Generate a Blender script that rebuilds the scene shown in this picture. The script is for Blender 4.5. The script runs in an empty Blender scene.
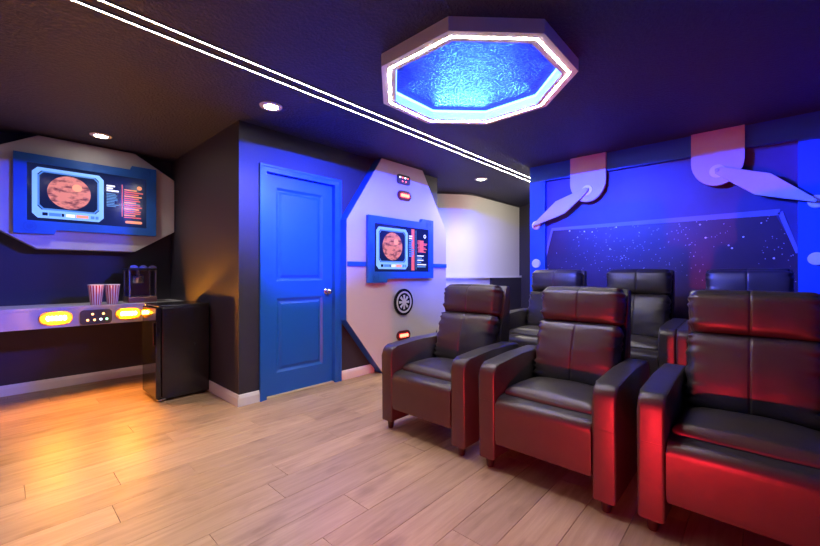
import bpy, bmesh, math, random
from mathutils import Vector, Matrix, noise
random.seed(7)
scene = bpy.context.scene
COL = scene.collection

# ------------------------------------------------------------------ camera
H = 1.135
AX, AY = 0.67652, 0.73642          # image-right components of world X / forward components
cam_d = bpy.data.cameras.new('camera'); cam = bpy.data.objects.new('camera', cam_d); COL.objects.link(cam)
cam_d.sensor_width = 36.0; cam_d.lens = 381.0 / 820.0 * 36.0; cam_d.clip_start = 0.02
right = Vector((AX, -AY, 0)); fwd = Vector((AY, AX, 0)); up = Vector((0, 0, 1))
cam.matrix_world = Matrix((
    (right.x, up.x, -fwd.x, 0.0), (right.y, up.y, -fwd.y, 0.0), (right.z, up.z, -fwd.z, H), (0, 0, 0, 1)))
scene.camera = cam

# ------------------------------------------------------------------ world, exposure
w = bpy.data.worlds.new('world'); scene.world = w; w.use_nodes = True
w.node_tree.nodes['Background'].inputs[0].default_value = (0.02, 0.02, 0.03, 1)
w.node_tree.nodes['Background'].inputs[1].default_value = 0.3
vs = scene.view_settings
vs.view_transform = 'Standard'; vs.look = 'None'; vs.gamma = 1.0; vs.use_curve_mapping = False
vs.exposure = 0.0

# strengths of the lamps, some of them added out of view (each lamp is built further down)
E_LED = 55.0          # white double strip on the ceiling
E_OCT = 320.0          # white line on the octagon ring
E_BLUE = 9.0        # blue strips inside the octagon ring
E_DOWN = 60.0        # recessed downlights
E_AMBER = 1150.0       # amber marker lamps on the shelf
E_RED = 12.0          # red marker lamps on the octagon panel
P_DOWN = 75.0         # beam of each recessed downlight (watts)
P_BLUE = 47.0         # each of the eight blue strips inside the octagon ring (watts)
P_RED = 240.0          # red floor spotlights in front of the seats (watts)

CEIL = 2.435
Y_TV, Y_DOOR, X_RET, X_STAR = 5.12, 3.26, 1.40, 4.47
X_FRONT, Y_RIGHT = -1.6, -0.8

# ------------------------------------------------------------------ materials
def newmat(name):
    m = bpy.data.materials.new(name); m.use_nodes = True
    nt = m.node_tree; b = nt.nodes['Principled BSDF']
    return m, nt, b
def N(nt, t, **kw):
    n = nt.nodes.new(t)
    for k, v in kw.items(): setattr(n, k, v)
    return n
def paint(name, col, rough=0.5, bump=0.0, scale=60, spec=0.5, metal=0.0, var=0.06):
    m, nt, b = newmat(name)
    tc = N(nt, 'ShaderNodeTexCoord'); no = N(nt, 'ShaderNodeTexNoise'); no.inputs['Scale'].default_value = scale
    no.inputs['Detail'].default_value = 3
    nt.links.new(tc.outputs['Object'], no.inputs['Vector'])
    mix = N(nt, 'ShaderNodeMixRGB'); mix.inputs[1].default_value = (*[c * (1 - var) for c in col], 1)
    mix.inputs[2].default_value = (*[min(1, c * (1 + var)) for c in col], 1)
    nt.links.new(no.outputs['Fac'], mix.inputs[0]); nt.links.new(mix.outputs[0], b.inputs['Base Color'])
    b.inputs['Roughness'].default_value = rough; b.inputs['Metallic'].default_value = metal
    b.inputs['Specular IOR Level'].default_value = spec
    if bump > 0:
        bp = N(nt, 'ShaderNodeBump'); bp.inputs['Strength'].default_value = bump; bp.inputs['Distance'].default_value = 0.004
        nt.links.new(no.outputs['Fac'], bp.inputs['Height']); nt.links.new(bp.outputs[0], b.inputs['Normal'])
    return m
def emit(name, col, strength):
    m, nt, b = newmat(name)
    b.inputs['Base Color'].default_value = (*[c * 0.5 for c in col], 1)
    b.inputs['Emission Color'].default_value = (*col, 1); b.inputs['Emission Strength'].default_value = strength
    b.inputs['Roughness'].default_value = 0.4
    return m

M = {}
M['charcoal'] = paint('charcoal_wall_paint', (0.031, 0.027, 0.040), 0.55, 0.25, 90)
M['grey_panel'] = paint('pale_grey_panel_paint', (0.50, 0.49, 0.50), 0.5, 0.05, 70, var=0.03)
M['blue'] = paint('blue_gloss_paint', (0.012, 0.115, 0.52), 0.38, 0.03, 40, var=0.03)
M['blue_wall'] = paint('blue_wall_paint', (0.010, 0.10, 0.48), 0.5, 0.12, 80, var=0.04)
M['white_trim'] = paint('white_trim_paint', (0.75, 0.74, 0.74), 0.35, 0.02, 50, var=0.02)
M['white_wall'] = paint('white_wall_paint', (0.72, 0.70, 0.64), 0.6, 0.1, 90, var=0.02)
M['black_metal'] = paint('black_metal', (0.012, 0.012, 0.013), 0.3, 0, 40)
M['black_gloss'] = paint('black_gloss_enamel', (0.010, 0.009, 0.011), 0.07, 0.0, 30, spec=0.6)
M['black_satin'] = paint('black_satin_enamel', (0.014, 0.012, 0.015), 0.22, 0.0, 30, spec=0.5)
M['dark_grey'] = paint('dark_grey_plastic', (0.05, 0.05, 0.055), 0.4, 0, 30)
M['chrome'] = paint('brushed_nickel', (0.62, 0.60, 0.57), 0.22, 0, 40, metal=1.0)
M['carpet'] = paint('black_riser_carpet', (0.02, 0.02, 0.023), 0.95, 0.8, 400, spec=0.1)
M['leg'] = paint('dark_leg_wood', (0.014, 0.010, 0.010), 0.35, 0.05, 40)
M['subfloor'] = paint('dark_subfloor', (0.20, 0.125, 0.075), 0.9, 0, 30)
M['brass'] = paint('pale_threshold', (0.62, 0.50, 0.34), 0.35, 0, 30)
M['shelf'] = paint('pale_grey_shelf_paint', (0.46, 0.44, 0.47), 0.4, 0.03, 60, var=0.03)
M['amber_housing'] = paint('amber_housing_plastic', (0.60, 0.30, 0.03), 0.35, 0, 30)
M['bronze'] = paint('dark_bronze_metal', (0.30, 0.17, 0.15), 0.3, 0, 30, metal=0.8)
M['red_plastic'] = paint('red_plastic', (0.45, 0.02, 0.03), 0.3, 0, 30)
M['red_housing'] = paint('dark_red_housing', (0.10, 0.012, 0.02), 0.35, 0, 30)
M['led_white'] = emit('white_led', (1.0, 0.93, 0.82), E_LED)
M['oct_white'] = emit('octagon_white_led', (1.0, 0.93, 0.80), E_OCT)
M['oct_blue'] = emit('octagon_blue_led', (0.10, 0.28, 1.0), E_BLUE)
M['down'] = emit('downlight_lens', (1.0, 0.92, 0.82), E_DOWN)
M['globe'] = emit('added_globe_glow', (1.0, 0.90, 0.76), 115.0)  # glow of the globe added behind the star wall
M['amber'] = emit('amber_led', (1.0, 0.36, 0.012), E_AMBER)
M['red_led'] = emit('red_led', (1.0, 0.07, 0.04), E_RED)
M['dot_red'] = emit('red_indicator', (1.0, 0.12, 0.10), 4)
M['dot_orange'] = emit('orange_indicator', (1.0, 0.45, 0.15), 5)
M['dot_white'] = emit('white_indicator', (0.8, 0.9, 1.0), 5)
M['dot_green'] = emit('green_indicator', (0.3, 1.0, 0.45), 5)
M['dot_blue'] = emit('blue_indicator', (0.3, 0.5, 1.0), 5)
M['scr_bg'] = emit('screen_navy', (0.006, 0.012, 0.05), 1.0); M['scr_bg'].node_tree.nodes['Principled BSDF'].inputs['Roughness'].default_value = 0.12
M['scr_cyan'] = emit('screen_pale_blue', (0.20, 0.45, 0.88), 1.0)
M['scr_cyan_dim'] = emit('screen_dim_blue', (0.06, 0.20, 0.50), 1.0)
M['scr_white'] = emit('screen_white', (0.8, 0.85, 0.95), 1.0)
M['scr_red'] = emit('screen_red', (0.65, 0.10, 0.10), 1.0)
M['scr_orange'] = emit('screen_orange', (0.85, 0.30, 0.15), 1.0)
M['scr_teal'] = emit('screen_teal', (0.10, 0.26, 0.42), 1.0)

def ceiling_mat():
    m, nt, b = newmat('dark_textured_ceiling')
    tc = N(nt, 'ShaderNodeTexCoord')
    no = N(nt, 'ShaderNodeTexNoise'); no.inputs['Scale'].default_value = 46; no.inputs['Detail'].default_value = 4; no.inputs['Roughness'].default_value = 0.55
    nt.links.new(tc.outputs['Object'], no.inputs['Vector'])
    cr = N(nt, 'ShaderNodeValToRGB'); cr.color_ramp.elements[0].position = 0.44; cr.color_ramp.elements[1].position = 0.58
    nt.links.new(no.outputs['Fac'], cr.inputs[0])
    bp = N(nt, 'ShaderNodeBump'); bp.inputs['Strength'].default_value = 0.8; bp.inputs['Distance'].default_value = 0.008
    nt.links.new(cr.outputs[0], bp.inputs['Height']); nt.links.new(bp.outputs[0], b.inputs['Normal'])
    b.inputs['Base Color'].default_value = (0.026, 0.027, 0.074, 1)
    b.inputs['Roughness'].default_value = 0.58
    return m
M['ceiling'] = ceiling_mat()

def plank_mat():
    m, nt, b = newmat('light_oak_plank')
    tc = N(nt, 'ShaderNodeTexCoord'); oi = N(nt, 'ShaderNodeObjectInfo')
    mul = N(nt, 'ShaderNodeVectorMath', operation='SCALE'); mul.inputs['Scale'].default_value = 37.0
    cmb = N(nt, 'ShaderNodeCombineXYZ')
    for i in range(3): nt.links.new(oi.outputs['Random'], cmb.inputs[i])
    nt.links.new(cmb.outputs[0], mul.inputs[0])
    add = N(nt, 'ShaderNodeVectorMath', operation='ADD')
    nt.links.new(tc.outputs['Object'], add.inputs[0]); nt.links.new(mul.outputs[0], add.inputs[1])
    mp = N(nt, 'ShaderNodeMapping'); mp.inputs['Scale'].default_value = (1.6, 22, 1); nt.links.new(add.outputs[0], mp.inputs['Vector'])
    n1 = N(nt, 'ShaderNodeTexNoise'); n1.inputs['Scale'].default_value = 1.6; n1.inputs['Detail'].default_value = 6; n1.inputs['Roughness'].default_value = 0.6
    n1.inputs['Distortion'].default_value = 0.6
    nt.links.new(mp.outputs[0], n1.inputs['Vector'])
    mp2 = N(nt, 'ShaderNodeMapping'); mp2.inputs['Scale'].default_value = (2.2, 7, 1); nt.links.new(add.outputs[0], mp2.inputs['Vector'])
    n2 = N(nt, 'ShaderNodeTexNoise'); n2.inputs['Scale'].default_value = 1.5; n2.inputs['Detail'].default_value = 3
    nt.links.new(mp2.outputs[0], n2.inputs['Vector'])
    cr = N(nt, 'ShaderNodeValToRGB')
    e = cr.color_ramp.elements; e[0].position = 0.25; e[0].color = (0.38, 0.225, 0.130, 1); e[1].position = 0.72; e[1].color = (0.54, 0.345, 0.215, 1)
    nt.links.new(n1.outputs['Fac'], cr.inputs[0])
    cr2 = N(nt, 'ShaderNodeValToRGB'); e = cr2.color_ramp.elements
    e[0].position = 0.27; e[0].color = (0.62, 0.56, 0.52, 1); e[1].position = 0.45; e[1].color = (1, 1, 1, 1)
    nt.links.new(n2.outputs['Fac'], cr2.inputs[0])
    mx = N(nt, 'ShaderNodeMixRGB', blend_type='MULTIPLY'); mx.inputs[0].default_value = 0.8
    nt.links.new(cr.outputs[0], mx.inputs[1]); nt.links.new(cr2.outputs[0], mx.inputs[2])
    mr = N(nt, 'ShaderNodeMapRange'); mr.inputs['To Min'].default_value = 0.86; mr.inputs['To Max'].default_value = 1.12
    nt.links.new(oi.outputs['Random'], mr.inputs['Value'])
    hs = N(nt, 'ShaderNodeHueSaturation'); nt.links.new(mr.outputs[0], hs.inputs['Value']); nt.links.new(mx.outputs[0], hs.inputs['Color'])
    nt.links.new(hs.outputs[0], b.inputs['Base Color'])
    b.inputs['Roughness'].default_value = 0.43; b.inputs['Specular IOR Level'].default_value = 0.5
    bp = N(nt, 'ShaderNodeBump'); bp.inputs['Strength'].default_value = 0.08; bp.inputs['Distance'].default_value = 0.002
    nt.links.new(n1.outputs['Fac'], bp.inputs['Height']); nt.links.new(bp.outputs[0], b.inputs['Normal'])
    return m
M['plank'] = plank_mat()

def leather_mat():
    m, nt, b = newmat('black_bonded_leather')
    tc = N(nt, 'ShaderNodeTexCoord')
    v = N(nt, 'ShaderNodeTexVoronoi'); v.inputs['Scale'].default_value = 260
    n2 = N(nt, 'ShaderNodeTexNoise'); n2.inputs['Scale'].default_value = 9; n2.inputs['Detail'].default_value = 4
    nt.links.new(tc.outputs['Object'], v.inputs['Vector']); nt.links.new(tc.outputs['Object'], n2.inputs['Vector'])
    cr = N(nt, 'ShaderNodeValToRGB'); e = cr.color_ramp.elements
    e[0].color = (0.022, 0.017, 0.019, 1); e[1].color = (0.038, 0.030, 0.033, 1)
    nt.links.new(n2.outputs['Fac'], cr.inputs[0]); nt.links.new(cr.outputs[0], b.inputs['Base Color'])
    b1 = N(nt, 'ShaderNodeBump'); b1.inputs['Strength'].default_value = 0.12; b1.inputs['Distance'].default_value = 0.001
    b2 = N(nt, 'ShaderNodeBump'); b2.inputs['Strength'].default_value = 0.35; b2.inputs['Distance'].default_value = 0.006
    nt.links.new(v.outputs['Distance'], b1.inputs['Height']); nt.links.new(n2.outputs['Fac'], b2.inputs['Height'])
    nt.links.new(b1.outputs[0], b2.inputs['Normal']); nt.links.new(b2.outputs[0], b.inputs['Normal'])
    b.inputs['Roughness'].default_value = 0.40; b.inputs['Specular IOR Level'].default_value = 0.55
    return m
M['leather'] = leather_mat()

def mural_mat():
    m, nt, b = newmat('navy_mural_paint')
    tc = N(nt, 'ShaderNodeTexCoord'); n = N(nt, 'ShaderNodeTexNoise'); n.inputs['Scale'].default_value = 1.3; n.inputs['Detail'].default_value = 4
    nt.links.new(tc.outputs['Object'], n.inputs['Vector'])
    cr = N(nt, 'ShaderNodeValToRGB'); e = cr.color_ramp.elements
    e[0].position = 0.35; e[0].color = (0.035, 0.025, 0.09, 1); e[1].position = 0.65; e[1].color = (0.050, 0.055, 0.20, 1)
    nt.links.new(n.outputs['Fac'], cr.inputs[0]); nt.links.new(cr.outputs[0], b.inputs['Base Color'])
    b.inputs['Roughness'].default_value = 0.5
    return m
M['mural'] = mural_mat()
def star_mat():
    m, nt, b = newmat('printed_starfield')
    tc = N(nt, 'ShaderNodeTexCoord')
    def layer(scale, thr, seed):
        mp = N(nt, 'ShaderNodeMapping'); mp.inputs['Location'].default_value = (seed, seed * 2.3, seed * 0.7)
        nt.links.new(tc.outputs['Object'], mp.inputs['Vector'])
        v = N(nt, 'ShaderNodeTexVoronoi'); v.inputs['Scale'].default_value = scale; nt.links.new(mp.outputs[0], v.inputs['Vector'])
        r = N(nt, 'ShaderNodeMath', operation='LESS_THAN'); r.inputs[1].default_value = thr
        nt.links.new(v.outputs['Distance'], r.inputs[0])
        n = N(nt, 'ShaderNodeTexNoise'); n.inputs['Scale'].default_value = 2.2; nt.links.new(mp.outputs[0], n.inputs['Vector'])
        g = N(nt, 'ShaderNodeMath', operation='GREATER_THAN'); g.inputs[1].default_value = 0.47
        nt.links.new(n.outputs['Fac'], g.inputs[0])
        x = N(nt, 'ShaderNodeMath', operation='MULTIPLY'); nt.links.new(r.outputs[0], x.inputs[0]); nt.links.new(g.outputs[0], x.inputs[1])
        return x
    a = layer(13, 0.10, 3.1); c = layer(31, 0.13, 8.4)
    mxm = N(nt, 'ShaderNodeMath', operation='MAXIMUM'); nt.links.new(a.outputs[0], mxm.inputs[0])
    half = N(nt, 'ShaderNodeMath', operation='MULTIPLY'); half.inputs[1].default_value = 0.45
    nt.links.new(c.outputs[0], half.inputs[0]); nt.links.new(half.outputs[0], mxm.inputs[1])
    n = N(nt, 'ShaderNodeTexNoise'); n.inputs['Scale'].default_value = 1.7; n.inputs['Detail'].default_value = 5
    nt.links.new(tc.outputs['Object'], n.inputs['Vector'])
    cr = N(nt, 'ShaderNodeValToRGB'); e = cr.color_ramp.elements
    e[0].position = 0.35; e[0].color = (0.030, 0.012, 0.030, 1); e[1].position = 0.7; e[1].color = (0.06, 0.025, 0.06, 1)
    nt.links.new(n.outputs['Fac'], cr.inputs[0])
    mx = N(nt, 'ShaderNodeMixRGB'); mx.inputs[2].default_value = (0.95, 0.95, 1, 1)
    nt.links.new(mxm.outputs[0], mx.inputs[0]); nt.links.new(cr.outputs[0], mx.inputs[1]); nt.links.new(mx.outputs[0], b.inputs['Base Color'])
    b.inputs['Roughness'].default_value = 0.45
    return m
M['stars'] = star_mat()
M['mural_line'] = paint('pale_blue_mural_line', (0.16, 0.18, 0.36), 0.5, 0, 30)

def planet_mat():
    m, nt, b = newmat('screen_planet_picture')
    tc = N(nt, 'ShaderNodeTexCoord')
    v = N(nt, 'ShaderNodeTexNoise'); v.inputs['Scale'].default_value = 16; v.inputs['Detail'].default_value = 3
    mp = N(nt, 'ShaderNodeMapping'); mp.inputs['Scale'].default_value = (0.7, 1, 1.6); nt.links.new(tc.outputs['Object'], mp.inputs['Vector'])
    nt.links.new(mp.outputs[0], v.inputs['Vector'])
    cr = N(nt, 'ShaderNodeValToRGB'); e = cr.color_ramp.elements
    e[0].position = 0.36; e[0].color = (0.14, 0.03, 0.05, 1); e[1].position = 0.52; e[1].color = (0.80, 0.25, 0.23, 1)
    nt.links.new(v.outputs['Fac'], cr.inputs[0])
    b.inputs['Base Color'].default_value = (0.05, 0.02, 0.02, 1)
    nt.links.new(cr.outputs[0], b.inputs['Emission Color']); b.inputs['Emission Strength'].default_value = 1.0
    b.inputs['Roughness'].default_value = 0.2
    return m
M['planet'] = planet_mat()
def cup_mat():
    m, nt, b = newmat('striped_paper_cup')
    tc = N(nt, 'ShaderNodeTexCoord'); g = N(nt, 'ShaderNodeTexGradient', gradient_type='RADIAL')
    nt.links.new(tc.outputs['Object'], g.inputs['Vector'])
    mu = N(nt, 'ShaderNodeMath', operation='MULTIPLY'); mu.inputs[1].default_value = 16; nt.links.new(g.outputs['Fac'], mu.inputs[0])
    fr = N(nt, 'ShaderNodeMath', operation='FRACT'); nt.links.new(mu.outputs[0], fr.inputs[0])
    gt = N(nt, 'ShaderNodeMath', operation='GREATER_THAN'); gt.inputs[1].default_value = 0.55; nt.links.new(fr.outputs[0], gt.inputs[0])
    mx = N(nt, 'ShaderNodeMixRGB'); mx.inputs[1].default_value = (0.8, 0.78, 0.78, 1); mx.inputs[2].default_value = (0.45, 0.03, 0.05, 1)
    nt.links.new(gt.outputs[0], mx.inputs[0]); nt.links.new(mx.outputs[0], b.inputs['Base Color']); b.inputs['Roughness'].default_value = 0.5
    return m
M['cup'] = cup_mat()
def glass_mat():
    m, nt, b = newmat('clear_glass')
    b.inputs['Base Color'].default_value = (0.9, 0.92, 0.95, 1); b.inputs['Roughness'].default_value = 0.03
    b.inputs['Transmission Weight'].default_value = 1.0; b.inputs['IOR'].default_value = 1.1
    return m
M['glass'] = glass_mat()

# ------------------------------------------------------------------ mesh helpers
def finish(name, bm, mat, parent=None, loc=(0, 0, 0), smooth=False, auto=None):
    bmesh.ops.recalc_face_normals(bm, faces=bm.faces)
    me = bpy.data.meshes.new(name); bm.to_mesh(me); bm.free()
    me.materials.append(M[mat] if isinstance(mat, str) else mat)
    o = bpy.data.objects.new(name, me); COL.objects.link(o)
    o.location = loc
    if smooth:
        for p in me.polygons: p.use_smooth = True
        if auto:
            bm2 = bmesh.new(); bm2.from_mesh(me)
            for e in bm2.edges:
                if len(e.link_faces) == 2 and e.calc_face_angle(0) > auto: e.smooth = False
            bm2.to_mesh(me); bm2.free()
    if parent: o.parent = parent
    return o
def add_box(bm, x0, x1, y0, y1, z0, z1, bev=0.0, seg=2):
    r = bmesh.ops.create_cube(bm, size=1.0); vs_ = r['verts']
    for v in vs_:
        v.co = Vector((x0 + (v.co.x + .5) * (x1 - x0), y0 + (v.co.y + .5) * (y1 - y0), z0 + (v.co.z + .5) * (z1 - z0)))
    if bev > 0:
        es = list({e for v in vs_ for e in v.link_edges})
        bmesh.ops.bevel(bm, geom=es, offset=bev, segments=seg, profile=0.5, affect='EDGES')
    return bm
def box(name, mat, x0, x1, y0, y1, z0, z1, bev=0.0, parent=None, seg=2):
    return finish(name, add_box(bmesh.new(), x0, x1, y0, y1, z0, z1, bev, seg), mat, parent)
def add_prism(bm, pts, axis, a, b, bev=0.0, seg=2):
    """pts: 2D polygon; axis 'x' -> (y,z), 'y' -> (x,z), 'z' -> (x,y); extruded from a to b"""
    def P(p, t):
        return {'x': (t, p[0], p[1]), 'y': (p[0], t, p[1]), 'z': (p[0], p[1], t)}[axis]
    va = [bm.verts.new(P(p, a)) for p in pts]; vb = [bm.verts.new(P(p, b)) for p in pts]
    n = len(pts); fs = [bm.faces.new(va), bm.faces.new(vb[::-1])]
    for i in range(n): fs.append(bm.faces.new((va[i], vb[i], vb[(i + 1) % n], va[(i + 1) % n])))
    if bev > 0:
        es = list({e for f in fs[:2] for e in f.edges})
        bmesh.ops.bevel(bm, geom=es, offset=bev, segments=seg, profile=0.5, affect='EDGES')
    return bm
def prism(name, mat, pts, axis, a, b, bev=0.0, parent=None):
    return finish(name, add_prism(bmesh.new(), pts, axis, a, b, bev), mat, parent)
def ring_prism(bm, outer, inner, axis, a, b):
    def P(p, t):
        return {'x': (t, p[0], p[1]), 'y': (p[0], t, p[1]), 'z': (p[0], p[1], t)}[axis]
    n = len(outer)
    oa = [bm.verts.new(P(p, a)) for p in outer]; ob = [bm.verts.new(P(p, b)) for p in outer]
    ia = [bm.verts.new(P(p, a)) for p in inner]; ib = [bm.verts.new(P(p, b)) for p in inner]
    for i in range(n):
        j = (i + 1) % n
        bm.faces.new((oa[i], oa[j], ia[j], ia[i])); bm.faces.new((ob[j], ob[i], ib[i], ib[j]))
        bm.faces.new((oa[j], oa[i], ob[i], ob[j])); bm.faces.new((ia[i], ia[j], ib[j], ib[i]))
    return bm
def lathe(bm, prof, c=(0, 0, 0), seg=24, axis='z'):
    rings = []
    for r, t in prof:
        ring = []
        for k in range(seg):
            a = 2 * math.pi * k / seg; p, q = r * math.cos(a), r * math.sin(a)
            co = {'z': (p, q, t), 'x': (t, p, q), 'y': (p, t, q)}[axis]
            ring.append(bm.verts.new((c[0] + co[0], c[1] + co[1], c[2] + co[2])))
        rings.append(ring)
    for a, b in zip(rings[:-1], rings[1:]):
        for k in range(seg): bm.faces.new((a[k], a[(k + 1) % seg], b[(k + 1) % seg], b[k]))
    if prof[0][0] > 1e-6: bm.faces.new(rings[0])
    if prof[-1][0] > 1e-6: bm.faces.new(rings[-1])
    return bm
def circle_pts(cx, cy, r, n=32): return [(cx + r * math.cos(2 * math.pi * k / n), cy + r * math.sin(2 * math.pi * k / n)) for k in range(n)]
def stadium(cx, cy, w_, h_, n=10):
    r = h_ / 2; d = w_ / 2 - r; pts = []
    for k in range(n + 1): a = -math.pi / 2 + math.pi * k / n; pts.append((cx + d + r * math.cos(a), cy + r * math.sin(a)))
    for k in range(n + 1): a = math.pi / 2 + math.pi * k / n; pts.append((cx - d + r * math.cos(a), cy + r * math.sin(a)))
    return pts
def roundrect(cx, cy, w_, h_, r, n=5):
    pts = []
    for sx, sy, a0 in ((1, -1, -90), (1, 1, 0), (-1, 1, 90), (-1, -1, 180)):
        for k in range(n + 1):
            a = math.radians(a0 + 90 * k / n)
            pts.append((cx + sx * (w_ / 2 - r) + r * math.cos(a), cy + sy * (h_ / 2 - r) + r * math.sin(a)))
    return pts
def octagon(cx, cy, ap):
    R = ap / math.cos(math.pi / 8); return [(cx + R * math.cos(math.pi / 8 + k * math.pi / 4), cy + R * math.sin(math.pi / 8 + k * math.pi / 4)) for k in range(8)]
def empty(name, loc=(0, 0, 0)):
    o = bpy.data.objects.new(name, None); COL.objects.link(o); o.location = loc; o.empty_display_size = 0.1; return o
def tag(o, label=None, cat=None, group=None, kind=None):
    if label: o['label'] = label
    if cat: o['category'] = cat
    if group: o['group'] = group
    if kind: o['kind'] = kind
    return o
def struct(o, label, cat): return tag(o, label, cat, kind='structure')
def copy_tree(o, parent=None, loc=None):
    c = o.copy(); COL.objects.link(c); c.parent = parent
    if loc is not None: c.location = loc
    for ch in list(o.children): copy_tree(ch, c)
    return c

# ------------------------------------------------------------------ room shell
X_FAR = 6.90
struct(box('ceiling', 'ceiling', X_FRONT - .1, X_FAR + .3, Y_RIGHT - .1, Y_TV + .1, CEIL, CEIL + .1), 'dark textured ceiling over the whole room', 'ceiling')
tvw = struct(box('wall_tv', 'charcoal', X_FRONT, X_RET + .1, Y_TV, Y_TV + .1, 0, CEIL), 'charcoal wall behind the shelf with the wide screen', 'wall')
struct(box('wall_return', 'charcoal', X_RET, X_RET + .1, Y_DOOR + .1, Y_TV, 0, CEIL), 'charcoal return wall beside the small black fridge', 'wall')
# door wall with an opening for the door
DX0, DX1, DZ = 1.640, 2.385, 2.045
bm = bmesh.new()
add_box(bm, X_RET, DX0 - .012, Y_DOOR, Y_DOOR + .1, 0, CEIL)
add_box(bm, DX0 - .012, DX1 + .012, Y_DOOR, Y_DOOR + .1, DZ + .012, CEIL)
add_box(bm, DX1 + .012, 4.10, Y_DOOR, Y_DOOR + .1, 0, CEIL)
struct(finish('wall_door', bm, 'charcoal'), 'charcoal wall holding the blue door and the octagon panel', 'wall')
struct(box('wall_front', 'charcoal', X_FRONT - .1, X_FRONT, Y_RIGHT, Y_TV, 0, CEIL), 'charcoal wall facing the seats', 'wall')
struct(box('wall_right', 'charcoal', X_FRONT, X_STAR + .3, Y_RIGHT - .1, Y_RIGHT, 0, CEIL), 'charcoal side wall opposite the blue door', 'wall')

# floor with planks
fl = struct(box('floor', 'subfloor', X_FRONT - .1, X_FAR + .3, Y_RIGHT - .1, Y_TV + .1, -0.06, -0.008), 'light oak plank floor', 'floor')
PW, PL = 0.19, 1.22
cache = {}
def plank(x0, x1, y0, y1):
    L, Wd = round(x1 - x0, 4), round(y1 - y0, 4)
    if (L, Wd) not in cache:
        bm = add_box(bmesh.new(), -L / 2 + .0008, L / 2 - .0008, -Wd / 2 + .0008, Wd / 2 - .0008, -0.008, 0.0, 0.0012, 1)
        o = finish('plank', bm, 'plank'); cache[(L, Wd)] = o.data
    else:
        o = bpy.data.objects.new('plank', cache[(L, Wd)]); COL.objects.link(o)
    o.location = ((x0 + x1) / 2, (y0 + y1) / 2, 0); o.parent = fl
Y0p = 2.523 - PW * 18
rowi = 0; y = Y0p
XE = 4.46
while y < Y_TV - .001:
    y1 = min(y + PW, Y_TV); ys = max(y, Y_RIGHT)
    if y1 > ys + .01:
        off = random.random() * PL
        if abs(y - 2.523) < .01: off = (0.455 - X_FRONT) % PL
        if abs(y - 1.382) < .02: off = (1.21 - X_FRONT) % PL
        xend = X_RET if ys > Y_DOOR + .05 else (X_FAR if ys > 2.0 else XE)
        x = X_FRONT - PL + off
        while x < xend - .001:
            a, b_ = max(x, X_FRONT), min(x + PL, xend)
            if b_ - a > .02: plank(a, b_, ys, y1)
            x += PL
    y += PW; rowi += 1

# baseboards
def baseboard(name, axis, a, b, face, sgn):
    prof = [(0, 0.001), (.016, 0.001), (.016, .070), (.012, .082), (.008, .096), (0, .100)]
    bm = bmesh.new()
    if axis == 'x':   # runs along X, face at y=face, sticks out by sgn
        add_prism(bm, [(face + sgn * p, z) for p, z in prof], 'x', a, b)
    else:
        add_prism(bm, [(face + sgn * p, z) for p, z in prof], 'y', a, b)
    return struct(finish(name, bm, 'white_trim'), 'white moulded baseboard', 'baseboard')
baseboard('baseboard_tv', 'x', X_FRONT, X_RET, Y_TV, -1)
baseboard('baseboard_return', 'y', Y_DOOR - .016, Y_TV - .016, X_RET, -1)
baseboard('baseboard_door_left', 'x', X_RET, 1.577, Y_DOOR, -1)
baseboard('baseboard_door_right', 'x', 2.467, 2.93, Y_DOOR, -1)
baseboard('baseboard_front', 'y', Y_RIGHT, Y_TV - .016, X_FRONT, 1)

# ------------------------------------------------------------------ door
d = empty('door_1', (0, 0, 0)); struct(d, 'blue two-panel door in a blue frame', 'door')
DY = Y_DOOR + .035
bm = bmesh.new()
ST, zt = .115, DZ - .004
dx0, dx1 = DX0 + .003, DX1 - .003
rows = [(0.21, 0.90), (1.06, zt - .115)]
# stiles and rails
add_box(bm, dx0, dx0 + ST, DY, DY + .035, .012, zt); add_box(bm, dx1 - ST, dx1, DY, DY + .035, .012, zt)
for z0, z1 in ((.012, .21), (.90, 1.06), (zt - .115, zt)): add_box(bm, dx0 + ST, dx1 - ST, DY, DY + .035, z0, z1)
slab = finish('door_slab', bm, 'blue', d)
for z0, z1 in rows:
    bm = bmesh.new()
    X0, X1 = dx0 + ST, dx1 - ST
    prof = [(0, 0), (.022, .014), (.034, .014), (.056, .004)]
    loops = []
    for ins, dep in prof:
        loops.append([bm.verts.new(p) for p in ((X0 + ins, DY + dep, z0 + ins), (X1 - ins, DY + dep, z0 + ins), (X1 - ins, DY + dep, z1 - ins), (X0 + ins, DY + dep, z1 - ins))])
    for A_, B_ in zip(loops[:-1], loops[1:]):
        for k in range(4): bm.faces.new((A_[k], A_[(k + 1) % 4], B_[(k + 1) % 4], B_[k]))
    bm.faces.new(loops[-1])
    finish('raised_panel', bm, 'blue', d)
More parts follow.
